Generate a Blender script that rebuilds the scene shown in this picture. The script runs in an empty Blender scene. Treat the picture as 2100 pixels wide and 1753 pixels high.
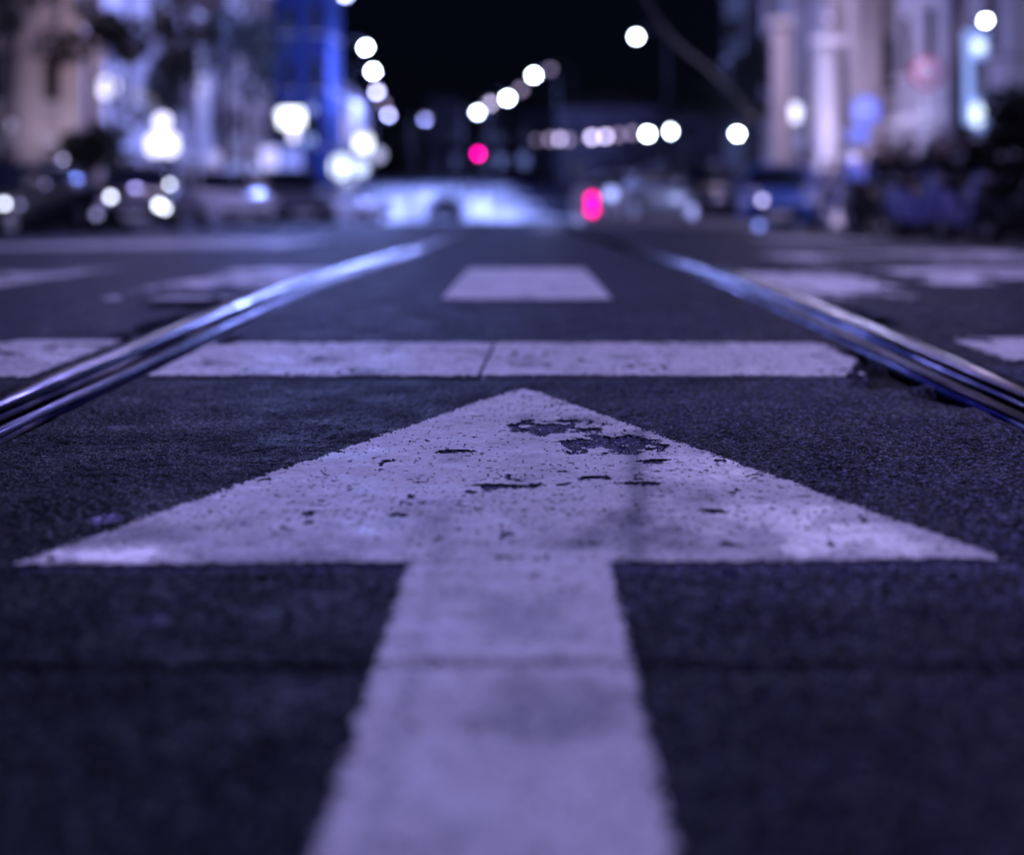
import bpy, bmesh, math, random
import numpy as np
from mathutils import Vector, Matrix
R = math.radians
random.seed(7)
S = bpy.context.scene
COL = S.collection
# ------------------------------------------------------------------ camera
H = 0.346; F = 2740.0; VX, VY = 1078.0, 384.0      # eye height, focal length and vanishing point (in a 2100 px wide frame)
cam = bpy.data.cameras.new('camera'); camo = bpy.data.objects.new('camera', cam); COL.objects.link(camo)
S.camera = camo
camo.location = (0, 0, H); camo.rotation_euler = (R(90), 0, 0)
cam.sensor_width = 36; cam.sensor_fit = 'HORIZONTAL'; cam.lens = 36 * F / 2100
cam.shift_x = (1050 - VX) / 2100; cam.shift_y = -(876.5 - VY) / 2100
cam.clip_start = 0.05; cam.clip_end = 2000
cam.dof.use_dof = True; cam.dof.focus_distance = 1.76; cam.dof.aperture_fstop = 1.78; cam.dof.aperture_blades = 0
# ------------------------------------------------------------------ world, moon, exposure
W = bpy.data.worlds.new('World'); S.world = W; W.use_nodes = True
nt = W.node_tree; bg = nt.nodes['Background']
sky = nt.nodes.new('ShaderNodeTexSky'); sky.sky_type = 'NISHITA'; sky.sun_disc = False
sky.sun_elevation = R(38); sky.sun_rotation = R(35)
tint = nt.nodes.new('ShaderNodeMix'); tint.data_type = 'RGBA'; tint.blend_type = 'MULTIPLY'; tint.inputs[0].default_value = 1
tint.inputs[7].default_value = (.30, .36, 1, 1); nt.links.new(sky.outputs[0], tint.inputs[6])
nt.links.new(tint.outputs[2], bg.inputs[0]); bg.inputs[1].default_value = 0.0006
moon = bpy.data.lights.new('moon', 'SUN'); moon.energy = 0.02; moon.angle = R(0.5); moon.color = (0.6, 0.62, 1)
mo = bpy.data.objects.new('moon', moon); COL.objects.link(mo); mo.rotation_euler = (R(52), 0, R(180 - 35))
S.view_settings.view_transform = 'Standard'; S.view_settings.look = 'None'
S.view_settings.exposure = -0.08; S.view_settings.gamma = 1
S.render.engine = 'CYCLES'
S.cycles.use_denoising = True
try: S.cycles.denoiser = 'OPENIMAGEDENOISE'
except Exception: pass
S.cycles.max_bounces = 4; S.cycles.diffuse_bounces = 2; S.cycles.glossy_bounces = 2
S.cycles.sample_clamp_indirect = 3; S.cycles.sample_clamp_direct = 0
S.cycles.caustics_reflective = False; S.cycles.caustics_refractive = False

# ------------------------------------------------------------------ helpers
def P(px, py, Y):                                   # a point of the 2100 px frame at distance Y
    return Vector(((px - VX) * Y / F, Y, H - (py - VY) * Y / F))
PY = np.array([-60, 4, 5, 6.4, 10, 17, 27, 40, 60, 85, 130, 200, 300, 900.])
PZ = np.array([0, 0, -.008, -.036, -.12, -.25, -.42, -.68, -1.2, -1.75, -.2, 2.5, 4.5, 6.0])
def prof(Y): return np.interp(Y, PY, PZ)
def G(X, Y):                                        # height of the ground
    X = np.asarray(X, float); Y = np.asarray(Y, float)
    z = (prof(Y - .4) + prof(Y) + prof(Y + .4)) / 3 if np.ndim(Y) else prof(Y)
    fade = np.clip((Y - 7) / 8, 0, 1)
    cam_ = np.where(X > 3, .045 * (X - 3), np.where(X < -3, .028 * (-X - 3), 0))
    return z - np.minimum(cam_, .3) * fade
def g(X, Y): return float(G(X, Y))

def mat(name, col, rough=.6, metal=0, emit=None, es=0, noise=None, nscale=3, bump=0, bscale=40, spec=.5, coat=0):
    m = bpy.data.materials.new(name); m.use_nodes = True; t = m.node_tree; b = t.nodes['Principled BSDF']
    b.inputs['Base Color'].default_value = (*col, 1); b.inputs['Roughness'].default_value = rough
    b.inputs['Metallic'].default_value = metal; b.inputs['Specular IOR Level'].default_value = spec
    b.inputs['Coat Weight'].default_value = coat
    tc = t.nodes.new('ShaderNodeTexCoord')
    if noise is not None or emit is None:
        n = t.nodes.new('ShaderNodeTexNoise'); n.inputs['Scale'].default_value = nscale; n.inputs['Detail'].default_value = 6
        t.links.new(tc.outputs['Object'], n.inputs['Vector'])
        mx = t.nodes.new('ShaderNodeMix'); mx.data_type = 'RGBA'
        k = noise if noise is not None else .8
        mx.inputs[6].default_value = (*[c * k for c in col], 1)
        mx.inputs[7].default_value = (*[min(1, c * (2 - k)) for c in col], 1)
        t.links.new(n.outputs[0], mx.inputs[0]); t.links.new(mx.outputs[2], b.inputs['Base Color'])
    if bump:
        n2 = t.nodes.new('ShaderNodeTexNoise'); n2.inputs['Scale'].default_value = bscale; n2.inputs['Detail'].default_value = 4
        t.links.new(tc.outputs['Object'], n2.inputs['Vector'])
        bp = t.nodes.new('ShaderNodeBump'); bp.inputs['Strength'].default_value = bump; bp.inputs['Distance'].default_value = .01
        t.links.new(n2.outputs[0], bp.inputs['Height']); t.links.new(bp.outputs[0], b.inputs['Normal'])
    if emit is not None:
        b.inputs['Emission Color'].default_value = (*emit, 1); b.inputs['Emission Strength'].default_value = es
    return m

class MB:
    def __init__(s): s.v = []; s.f = []
    def add(s, vs, fs, M=None):
        o = len(s.v)
        s.v += [tuple(M @ Vector(v)) if M else tuple(v) for v in vs]
        s.f += [tuple(i + o for i in f) for f in fs]; return s
    def box(s, c, d, M=None, bev=0, rz=0):
        x, y, z = d[0] / 2, d[1] / 2, d[2] / 2
        T = Matrix.Translation(c) @ Matrix.Rotation(rz, 4, 'Z')
        if M: T = M @ T
        if bev <= 0:
            vs = [(a * x, b * y, e * z) for e in (-1, 1) for b in (-1, 1) for a in (-1, 1)]
            return s.add(vs, [(0, 2, 3, 1), (4, 5, 7, 6), (0, 1, 5, 4), (2, 6, 7, 3), (0, 4, 6, 2), (1, 3, 7, 5)], T)
        bm = bmesh.new(); bmesh.ops.create_cube(bm, size=1)
        for v in bm.verts: v.co = Vector((v.co.x * d[0], v.co.y * d[1], v.co.z * d[2]))
        bmesh.ops.bevel(bm, geom=bm.edges[:], offset=bev, segments=2, affect='EDGES')
        vs = [v.co.copy() for v in bm.verts]; bm.verts.index_update()
        fs = [tuple(v.index for v in f.verts) for f in bm.faces]; bm.free()
        return s.add(vs, fs, T)
    def tube(s, pts, r, n=10, caps=True):
        pts = [Vector(p) for p in pts]; rs = r if isinstance(r, (list, tuple)) else [r] * len(pts)
        o = len(s.v); k = len(pts)
        for i, p in enumerate(pts):
            d = (pts[min(i + 1, k - 1)] - pts[max(i - 1, 0)]).normalized()
            a = d.cross(Vector((0, 0, 1)) if abs(d.z) < .9 else Vector((1, 0, 0))).normalized(); b = d.cross(a)
            for j in range(n):
                t = 2 * math.pi * j / n
                s.v.append(tuple(p + (a * math.cos(t) + b * math.sin(t)) * rs[i]))
        for i in range(k - 1):
            for j in range(n):
                s.f.append((o + i * n + j, o + i * n + (j + 1) % n, o + (i + 1) * n + (j + 1) % n, o + (i + 1) * n + j))
        if caps:
            s.f.append(tuple(o + j for j in reversed(range(n)))); s.f.append(tuple(o + (k - 1) * n + j for j in range(n)))
        return s
    def ball(s, c, r, sc=(1, 1, 1), n=14, m=9):
        o = len(s.v); c = Vector(c)
        for i in range(m + 1):
            ph = math.pi * i / m
            for j in range(n):
                t = 2 * math.pi * j / n
                s.v.append((c.x + r * sc[0] * math.sin(ph) * math.cos(t), c.y + r * sc[1] * math.sin(ph) * math.sin(t), c.z + r * sc[2] * math.cos(ph)))
        for i in range(m):
            for j in range(n):
                s.f.append((o + i * n + j, o + (i + 1) * n + j, o + (i + 1) * n + (j + 1) % n, o + i * n + (j + 1) % n))
        return s
    def loft(s, rings, closed=True, caps=True):
        o = len(s.v); n = len(rings[0])
        for r_ in rings: s.v += [tuple(p) for p in r_]
        for i in range(len(rings) - 1):
            for j in range(n if closed else n - 1):
                s.f.append((o + i * n + j, o + i * n + (j + 1) % n, o + (i + 1) * n + (j + 1) % n, o + (i + 1) * n + j))
        if caps:
            s.f.append(tuple(o + j for j in reversed(range(n)))); s.f.append(tuple(o + (len(rings) - 1) * n + j for j in range(n)))
        return s
    def build(s, name, m, parent=None, smooth=False, loc=None):
        me = bpy.data.meshes.new(name); me.from_pydata(s.v, [], s.f); me.update()
        bm = bmesh.new(); bm.from_mesh(me)
        bmesh.ops.recalc_face_normals(bm, faces=bm.faces[:]); bm.to_mesh(me); bm.free()
        if smooth: me.polygons.foreach_set('use_smooth', [True] * len(me.polygons))
        me.materials.append(m)
        o = bpy.data.objects.new(name, me); COL.objects.link(o)
        if parent: o.parent = parent
        if loc is not None: o.location = loc
        return o
def tag(o, label=None, cat=None, group=None, kind=None):
    for k, v in (('label', label), ('category', cat), ('group', group), ('kind', kind)):
        if v: o[k] = v
    return o
def thing(name, label, cat, loc, rz=0, group=None):
    o = bpy.data.objects.new(name, None); COL.objects.link(o); o.empty_display_size = .2
    o.location = loc; o.rotation_euler = (0, 0, rz)
    return tag(o, label, cat, group)
def copy_tree(o, parent=None):
    c = o.copy(); COL.objects.link(c); c.parent = parent
    for ch in list(o.children): copy_tree(ch, c)
    return c
def lamp(loc, watts, col, r=.15, parent=None):
    l = bpy.data.lights.new('light', 'POINT'); l.energy = watts; l.color = col; l.shadow_soft_size = r
    o = bpy.data.objects.new('light', l); COL.objects.link(o); o.location = loc
    if parent: o.parent = parent
    return o

# value noise on arrays
def _h(ix, iy, seed):
    n = (ix.astype(np.int64) * 374761393 + iy.astype(np.int64) * 668265263 + seed * 1442695041) & 0xffffffff
    n = ((n ^ (n >> 13)) * 1274126177) & 0xffffffff
    return ((n ^ (n >> 16)) & 0xffff) / 65535.0
def vn(x, y, s, seed=0):
    x = x / s; y = y / s; ix = np.floor(x); iy = np.floor(y); fx = x - ix; fy = y - iy
    fx = fx * fx * (3 - 2 * fx); fy = fy * fy * (3 - 2 * fy)
    a = _h(ix, iy, seed); b = _h(ix + 1, iy, seed); c = _h(ix, iy + 1, seed); d = _h(ix + 1, iy + 1, seed)
    return (a * (1 - fx) + b * fx) * (1 - fy) + (c * (1 - fx) + d * fx) * fy
def fbm(x, y, s, seed=0, o=4):
    t = 0; a = 1; w = 0
    for i in range(o): t = t + a * vn(x, y, s, seed + i * 17); w += a; a *= .55; s /= 2.1
    return t / w

# ------------------------------------------------------------------ materials of the road
def attr_mat(name, dark, light, rough, sparkle, spec, attr='tone', r2=None, bumpd=.0012, bscale=420, vscale=210, pw=1.0, gain=1.0, glint=0):
    m = bpy.data.materials.new(name); m.use_nodes = True; t = m.node_tree; b = t.nodes['Principled BSDF']
    tc = t.nodes.new('ShaderNodeTexCoord'); at = t.nodes.new('ShaderNodeAttribute'); at.attribute_name = attr
    mx = t.nodes.new('ShaderNodeMix'); mx.data_type = 'RGBA'; mx.clamp_factor = False
    mx.inputs[6].default_value = (*dark, 1); mx.inputs[7].default_value = (*light, 1)
    vo = t.nodes.new('ShaderNodeTexVoronoi'); vo.inputs['Scale'].default_value = vscale
    t.links.new(tc.outputs['Object'], vo.inputs['Vector'])
    sp = t.nodes.new('ShaderNodeSeparateColor'); t.links.new(vo.outputs['Color'], sp.inputs[0])
    po = t.nodes.new('ShaderNodeMath'); po.operation = 'POWER'; po.inputs[1].default_value = pw; t.links.new(sp.outputs[0], po.inputs[0])
    mr = t.nodes.new('ShaderNodeMapRange'); mr.inputs[3].default_value = 1 - sparkle; mr.inputs[4].default_value = (1 + sparkle) * gain
    t.links.new(po.outputs[0], mr.inputs[0])
    mu = t.nodes.new('ShaderNodeMath'); mu.operation = 'MULTIPLY'
    t.links.new(at.outputs['Fac'], mu.inputs[0]); t.links.new(mr.outputs[0], mu.inputs[1])
    t.links.new(mu.outputs[0], mx.inputs[0]); t.links.new(mx.outputs[2], b.inputs['Base Color'])
    n = t.nodes.new('ShaderNodeTexNoise'); n.inputs['Scale'].default_value = bscale; n.inputs['Detail'].default_value = 5
    t.links.new(tc.outputs['Object'], n.inputs['Vector'])
    bp = t.nodes.new('ShaderNodeBump'); bp.inputs['Strength'].default_value = 1; bp.inputs['Distance'].default_value = bumpd
    t.links.new(n.outputs[0], bp.inputs['Height']); t.links.new(bp.outputs[0], b.inputs['Normal'])
    n3 = t.nodes.new('ShaderNodeTexNoise'); n3.inputs['Scale'].default_value = 9; n3.inputs['Detail'].default_value = 5
    t.links.new(tc.outputs['Object'], n3.inputs['Vector'])
    m3 = t.nodes.new('ShaderNodeMapRange'); m3.inputs[3].default_value = rough + .1; m3.inputs[4].default_value = rough - .1
    m3.inputs[1].default_value = .3; m3.inputs[2].default_value = .7
    t.links.new(n3.outputs[0], m3.inputs[0]); t.links.new(m3.outputs[0], b.inputs['Roughness'])
    b.inputs['Specular IOR Level'].default_value = spec
    if glint:                                       # single stones that shine
        p6 = t.nodes.new('ShaderNodeMath'); p6.operation = 'POWER'; p6.inputs[1].default_value = 12; t.links.new(sp.outputs[1], p6.inputs[0])
        m6 = t.nodes.new('ShaderNodeMapRange'); m6.inputs[3].default_value = spec; m6.inputs[4].default_value = glint; t.links.new(p6.outputs[0], m6.inputs[0])
        t.links.new(m6.outputs[0], b.inputs['Specular IOR Level'])
    else:                                           # paler tones turn smoother, for the painted wing highlights
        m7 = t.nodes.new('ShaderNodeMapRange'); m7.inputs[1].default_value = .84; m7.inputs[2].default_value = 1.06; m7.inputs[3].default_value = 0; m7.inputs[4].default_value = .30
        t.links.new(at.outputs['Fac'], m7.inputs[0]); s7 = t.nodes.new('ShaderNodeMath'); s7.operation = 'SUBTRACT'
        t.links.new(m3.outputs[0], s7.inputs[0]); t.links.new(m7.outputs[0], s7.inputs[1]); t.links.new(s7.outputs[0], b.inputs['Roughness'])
    return m
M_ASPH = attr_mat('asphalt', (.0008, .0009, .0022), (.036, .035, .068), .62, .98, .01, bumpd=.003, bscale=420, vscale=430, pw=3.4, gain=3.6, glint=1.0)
M_PAINT = attr_mat('road_paint', (.05, .05, .08), (.66, .63, .68), .60, .13, .12, bumpd=.0006, bscale=340, vscale=330)

# ------------------------------------------------------------------ the ground: one sheet from behind the camera to the horizon
xs_in = np.arange(-1.12, 1.1201, .0026)
ext = [1.12]
while ext[-1] < 420: ext.append(ext[-1] + (min(.02, max(.0035, (ext[-1] - 1.12) * .09)) if ext[-1] < 3.7 else .09 if ext[-1] < 9.2 else max(.09, (ext[-1] - 9) * .12)))
ext = np.array(ext[1:]); XS = np.concatenate([-ext[::-1], xs_in, ext])
ys = [.42]
while ys[-1] < 900: ys.append(ys[-1] + max(.0032, ys[-1] ** 2 / 560.) if ys[-1] < 20 else ys[-1] * 1.035)
YS = np.concatenate([np.array([-300, -60, -10, -2, 0, .2, .3, .38]), np.array(ys)])
GX, GY = np.meshgrid(XS, YS)
near = np.clip((9 - GY) / 4, 0, 1) * (GY > .3)
fine = (vn(GX, GY, .0052, 1) - .5) * .0022 + (vn(GX, GY, .011, 2) - .5) * .001
mid = (fbm(GX, GY, .12, 5) - .5) * .004
BROK = np.zeros_like(GX)                            # broken, tarred edges along the right rail
def blob(X, Y, cx, cy, rx, ry, seed=3, rag=.9, s=.04):
    n = (fbm(X, Y * .8, s, seed, 6) - .5) * 2.6 * rag
    return 1 - np.sqrt(((X - cx) / rx) ** 2 + ((Y - cy) / ry) ** 2) + n
for cx, cy, rx, ry in ((.672, 2.50, .055, .22), (.655, 2.37, .085, .10), (.69, 2.24, .045, .12), (.68, 2.75, .03, .10), (.92, 3.55, .05, .25), (-.93, 3.3, .04, .35), (-.98, 3.95, .12, .16), (-.66, 3.0, .03, .12)):
    BROK = np.maximum(BROK, np.clip(blob(GX, GY, cx, cy, rx, ry, 9, .55, .05) * 4, 0, 1))
joint = np.exp(-((GY - .965 - .012 * GX) / .006) ** 2) * (GY > .9) * (GY < 1.03)
crack = np.exp(-((GX - (-.084 + (GY - 2.45) * .03) + (fbm(GX, GY, .1, 31) - .5) * .02) / .006) ** 2) * ((GY > 2.38) & (GY < 3.1))
RX0, RX1 = .706, .884                               # rail bed: asphalt stops here
inbed = ((np.abs(GX) > RX0) & (np.abs(GX) < RX1)) & (GY < 60) & (GY > -60)
GZ = G(GX, GY) + near * (fine + mid) * 1.0 - joint * .003 - BROK * .022 * near - crack * .002
GZ = np.where(inbed, GZ - .05, GZ)
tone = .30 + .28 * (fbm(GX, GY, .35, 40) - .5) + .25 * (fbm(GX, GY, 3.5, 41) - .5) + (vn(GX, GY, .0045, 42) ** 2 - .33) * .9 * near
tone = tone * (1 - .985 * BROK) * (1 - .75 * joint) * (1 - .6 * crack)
tone = tone * (1 - .8 * np.clip((3.2 - GY) / 1.2, 0, 1) * np.clip((-GX + .15) / .4, 0, 1)) * (1 - .3 * np.clip((1.15 - GY) / .3, 0, 1)) * (1 + .9 * np.clip(GX / .5, 0, 1) * (GY > 1.1) * (GY < 2.6))  # uneven lighting painted in: darker left and near, brighter at right
for px_, py_, s_ in ((-.437, 1.39, .018), (-.59, 1.93, .012), (-.30, 1.07, .016), (.17, 1.115, .012)):    # pale flat pebbles of spilt paint
    tone = tone + np.where(((GX - px_) / s_) ** 2 + ((GY - py_) / (s_ * 1.0)) ** 2 < 1, 3.4 if py_ == 1.39 else .7, 0)
inhead = (GY > 1.2) & (GY < 2.3) & (np.abs(GX) < .45 * (2.29 - GY) / 1.07)
tone = np.clip(tone + .6 * inhead, .01, 4)
nx, ny = len(XS), len(YS)
def grid_mesh(name, m, zz, tn, sel=None, thick=None):
    ii = np.arange(nx * ny).reshape(ny, nx)
    q = np.stack([ii[:-1, :-1], ii[:-1, 1:], ii[1:, 1:], ii[1:, :-1]], -1)
    q = q.reshape(-1, 4) if sel is None else q[sel]
    use, inv = np.unique(q, return_inverse=True); q = inv.reshape(-1, 4)
    co = np.stack([GX.ravel()[use], GY.ravel()[use], zz.ravel()[use]], -1).astype(np.float32)
    me = bpy.data.meshes.new(name); me.vertices.add(len(use)); me.vertices.foreach_set('co', co.ravel())
    me.loops.add(q.size); me.loops.foreach_set('vertex_index', q.ravel().astype(np.int32))
    me.polygons.add(len(q)); me.polygons.foreach_set('loop_start', np.arange(0, q.size, 4, dtype=np.int32))
    me.update(calc_edges=True)
    me.polygons.foreach_set('use_smooth', np.ones(len(q), bool))
    a = me.attributes.new('tone', 'FLOAT', 'POINT'); a.data.foreach_set('value', tn.ravel()[use].astype(np.float32))
    me.materials.append(m); o = bpy.data.objects.new(name, me); COL.objects.link(o); return o
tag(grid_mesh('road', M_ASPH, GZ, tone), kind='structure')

# ------------------------------------------------------------------ painted markings (thin sheets of paint following the road)
CX = (GX[:-1, :-1] + GX[1:, 1:]) / 2; CY = (GY[:-1, :-1] + GY[1:, 1:]) / 2
PZ_ = G(GX, GY) + near * (fine * .35 + mid) + .0024 - joint * .002 + np.where(GY > 9, .004, 0)
edge = (vn(CX, CY, .0035, 50) - .5) * .014 + (vn(CX, CY, .02, 51) - .5) * .006
small = np.maximum(fbm(CX, CY * .8, .022, 60, 4), 0)
wearbig = fbm(CX, CY, .35, 61, 3)
nearC = (CY < 3.4)
chips = nearC & (CY > 1.17) & (small > .828 - .12 * np.clip(wearbig, 0, 1) - .03 * (CY > 1.5))
pin = nearC & (vn(CX, CY, .0034, 63) > .90 - .07 * wearbig)
for cx, cy, rx, ry in ((.04, 1.92, .065, .05), (.10, 1.81, .062, .052), (.14, 1.76, .045, .03), (-.10, 1.735, .03, .013), (-.035, 1.54, .042, .014), (.075, 1.58, .02, .010), (.045, 1.615, .008, .006), (.155, 1.55, .03, .012), (.16, 1.68, .035, .014), (.2, 1.42, .012, .008)):
    chips = chips | (blob(CX, CY, cx, cy, rx, ry, int(cx * 1000) + 77, 1.0, .02) > 0)
chips = chips | (np.abs(CX - (-.084 + (CY - 2.45) * .03)) < .003) & (CY > 2.4) & (CY < 3.1)
# pale to grey dirt on the paint
pt = 1.07 - .45 * np.clip((fbm(GX, GY, .10, 70) - .55) * 4, 0, 1) - .34 * fbm(GX, GY, .02, 71) - .12 * fbm(GX, GY, .5, 72) - .25 * (vn(GX, GY, .004, 74) > .8) * (GY > 1.2)
streak = np.exp(-((GX - .128 + (1.54 - GY) * .08 - .03 * (fbm(GX, GY, .05, 75) - .5)) / .013) ** 2) * (GY > 1.20) * (GY < 1.9) * (.6 + .8 * fbm(GX, GY, .03, 78))
pt = pt * (1 - .6 * np.clip(streak, 0, 1)) * (1 - .35 * joint * 1.3)
streak2 = np.exp(-((GX + .080) / .008) ** 2) * (GY < 1.45)
pt = pt * (1 - .22 * streak2)
pt = pt * (1 - .16 * np.clip(blob(GX, GY, -.035, .712, .022, .008, 5, .3) * 3, 0, 1))
for cx, cy, rx, ry in ((-.35, 1.26, .10, .045), (.27, 1.36, .13, .09), (.33, 1.27, .09, .04), (.22, 1.62, .05, .1)):   # highlights painted on the wings as paler, smoother patches
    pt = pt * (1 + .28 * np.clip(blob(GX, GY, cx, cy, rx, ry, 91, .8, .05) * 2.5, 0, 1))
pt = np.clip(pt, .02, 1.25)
def marking(name, label, cat, mask, group=None):
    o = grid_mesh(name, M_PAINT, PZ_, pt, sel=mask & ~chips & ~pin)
    tag(o, label, cat, group)
    return o
bed = (np.abs(CX) > RX0 - .012) & (np.abs(CX) < RX1 + .012)
# the arrow
xl = -.468 + (CY - 1.215) / (2.235 - 1.215) * (-.035 + .468); xr = .447 + (CY - 1.225) / (2.235 - 1.225) * (.027 - .447)
basey = 1.228 + .016 * CX
head = (CY > basey + edge * .8) & (CX > xl + edge) & (CX < xr + edge) & (CY < 2.285 - (np.abs(CX + .006) * 1.4) + edge)
stem = (CX > -.1075 + edge * .7) & (CX < .0755 + edge * .7) & (CY <= basey + .03) & (CY > -2)
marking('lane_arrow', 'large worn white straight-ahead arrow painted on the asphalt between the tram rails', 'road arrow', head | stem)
sl = (CY > 2.44 - .006 * CX + edge) & (CY < 2.955 + edge * 2) & (CX > -.70 + edge) & (CX < .655 + edge * 2 + (fbm(CX, CY, .06, 80) - .5) * .08) & (BROK[:-1, :-1] < .2)
marking('stop_line', 'thick white stop line across the lane between the rails, just ahead of the arrow tip', 'road marking', sl & ~bed)
w2 = fbm(CX, CY, .12, 81, 4); w3 = fbm(CX, CY, .5, 82, 4)
marking('stop_line', 'stop line piece outside the left tram rail, worn rough', 'road marking', (CY > 2.42 + edge) & (CY < 3.0) & (CX < -.905 + edge) & (CX > -3.3) & (w2 < .66))
marking('stop_line', 'stop line piece outside the right tram rail, faded', 'road marking', (CY > 2.5 + edge) & (CY < 3.05) & (CX > .96 + edge * 2) & (CX < 3.6) & (w2 < .6))
MB_ = (CY > 4.14) & (CY < 6.15)
marking('crosswalk_stripe', 'clean white crosswalk stripe centred between the rails beyond the stop line', 'crosswalk stripe', MB_ & (np.abs(CX - .003) < .262), 'crosswalk stripes')
names = {-1: 'just outside the left rail, its middle worn away', 1: 'just outside the right rail, faded', -2: 'second one left of the left rail, faded to a thin band', 2: 'second one right of the right rail, nearly worn off', -3: 'third one left of the rails', 3: 'third one right of the rails', -4: 'fourth one left of the rails'}
for k, txt in names.items():
    cx = k * 1.06; wr = .55 if abs(k) == 1 else (.5 if k == -2 else .58 if k == 2 else .47)
    marking('crosswalk_stripe', 'white crosswalk stripe ' + txt, 'crosswalk stripe', MB_ & (np.abs(CX - cx) < .255 + edge) & (w3 * .6 + w2 * .4 + .12 * (vn(CX, CY, .05, 99) - .5) < wr - .02) & ~bed, 'crosswalk stripes')
marking('edge_line', 'pale wide line crossing the road on the left in front of the parked cars', 'road marking', (CY > 10.2 + .12 * CX * 0) & (CY < 13.5) & (CX < -1.9) & (CX > -9) & (w3 < .78))
marking('edge_line', 'short pale line on the road right of the rails in front of the blue car', 'road marking', (CY > 12.5) & (CY < 14.5) & (CX > 2.35) & (CX < 3.6) & (w3 < .9))
marking('edge_line', 'faded pale band running along the road right of the right rail', 'road marking', (CY > 4.5) & (CY < 9.5) & (CX > 1.5 + (CY - 4.5) * .0) & (CX < 3.3) & (w3 < .52))

# ------------------------------------------------------------------ tram rails
def steel(name, col, rough, sc=2.5):
    m = bpy.data.materials.new(name); m.use_nodes = True; t = m.node_tree; b = t.nodes['Principled BSDF']
    b.inputs['Metallic'].default_value = 1; b.inputs['Base Color'].default_value = (*col, 1); b.inputs['Specular Tint'].default_value = (.34, .34, .38, 1)
    tc = t.nodes.new('ShaderNodeTexCoord'); mp = t.nodes.new('ShaderNodeMapping'); mp.inputs['Scale'].default_value = (60, 1.4, 60)
    t.links.new(tc.outputs['Object'], mp.inputs[0])
    n = t.nodes.new('ShaderNodeTexNoise'); n.inputs['Scale'].default_value = sc; n.inputs['Detail'].default_value = 6
    t.links.new(mp.outputs[0], n.inputs['Vector'])
    mr = t.nodes.new('ShaderNodeMapRange'); mr.inputs[1].default_value = .3; mr.inputs[2].default_value = .7
    mr.inputs[3].default_value = rough * .7; mr.inputs[4].default_value = rough * 1.5
    t.links.new(n.outputs[0], mr.inputs[0]); t.links.new(mr.outputs[0], b.inputs['Roughness'])
    n2 = t.nodes.new('ShaderNodeTexNoise'); n2.inputs['Scale'].default_value = 90; n2.inputs['Detail'].default_value = 4
    t.links.new(tc.outputs['Object'], n2.inputs['Vector'])
    mx = t.nodes.new('ShaderNodeMix'); mx.data_type = 'RGBA'; mx.inputs[6].default_value = (*[c * .55 for c in col], 1); mx.inputs[7].default_value = (*col, 1)
    t.links.new(n2.outputs[0], mx.inputs[0]); t.links.new(mx.outputs[2], b.inputs['Base Color'])
    mp4 = t.nodes.new('ShaderNodeMapping'); mp4.inputs['Scale'].default_value = (6, 1.1, 6); t.links.new(tc.outputs['Object'], mp4.inputs[0])
    n4 = t.nodes.new('ShaderNodeTexNoise'); n4.inputs['Scale'].default_value = 1.3; n4.inputs['Detail'].default_value = 5; t.links.new(mp4.outputs[0], n4.inputs['Vector'])
    m4 = t.nodes.new('ShaderNodeMapRange'); m4.inputs[1].default_value = .48; m4.inputs[2].default_value = .70; m4.inputs[3].default_value = .55; m4.inputs[4].default_value = 3.2; t.links.new(n4.outputs[0], m4.inputs[0])
    mm = t.nodes.new('ShaderNodeMix'); mm.data_type = 'RGBA'; mm.blend_type = 'MULTIPLY'; mm.inputs[0].default_value = 1
    t.links.new(mx.outputs[2], mm.inputs[6]); t.links.new(m4.outputs[0], mm.inputs[7]); t.links.new(mm.outputs[2], b.inputs['Base Color'])
    bp = t.nodes.new('ShaderNodeBump'); bp.inputs['Strength'].default_value = .22; bp.inputs['Distance'].default_value = .0012
    t.links.new(n.outputs[0], bp.inputs['Height']); t.links.new(bp.outputs[0], b.inputs['Normal'])
    return m
M_HEAD = steel('polished_rail_steel', (.12, .12, .14), .19)
M_LIP = steel('dull_rail_steel', (.08, .08, .10), .30, 4)
M_GROOVE = mat('groove_dirt', (.008, .008, .01), .9)
ry_ = [-3.0]
while ry_[-1] < 62: ry_.append(ry_[-1] + (.02 if ry_[-1] < 4 else .25))
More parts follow.
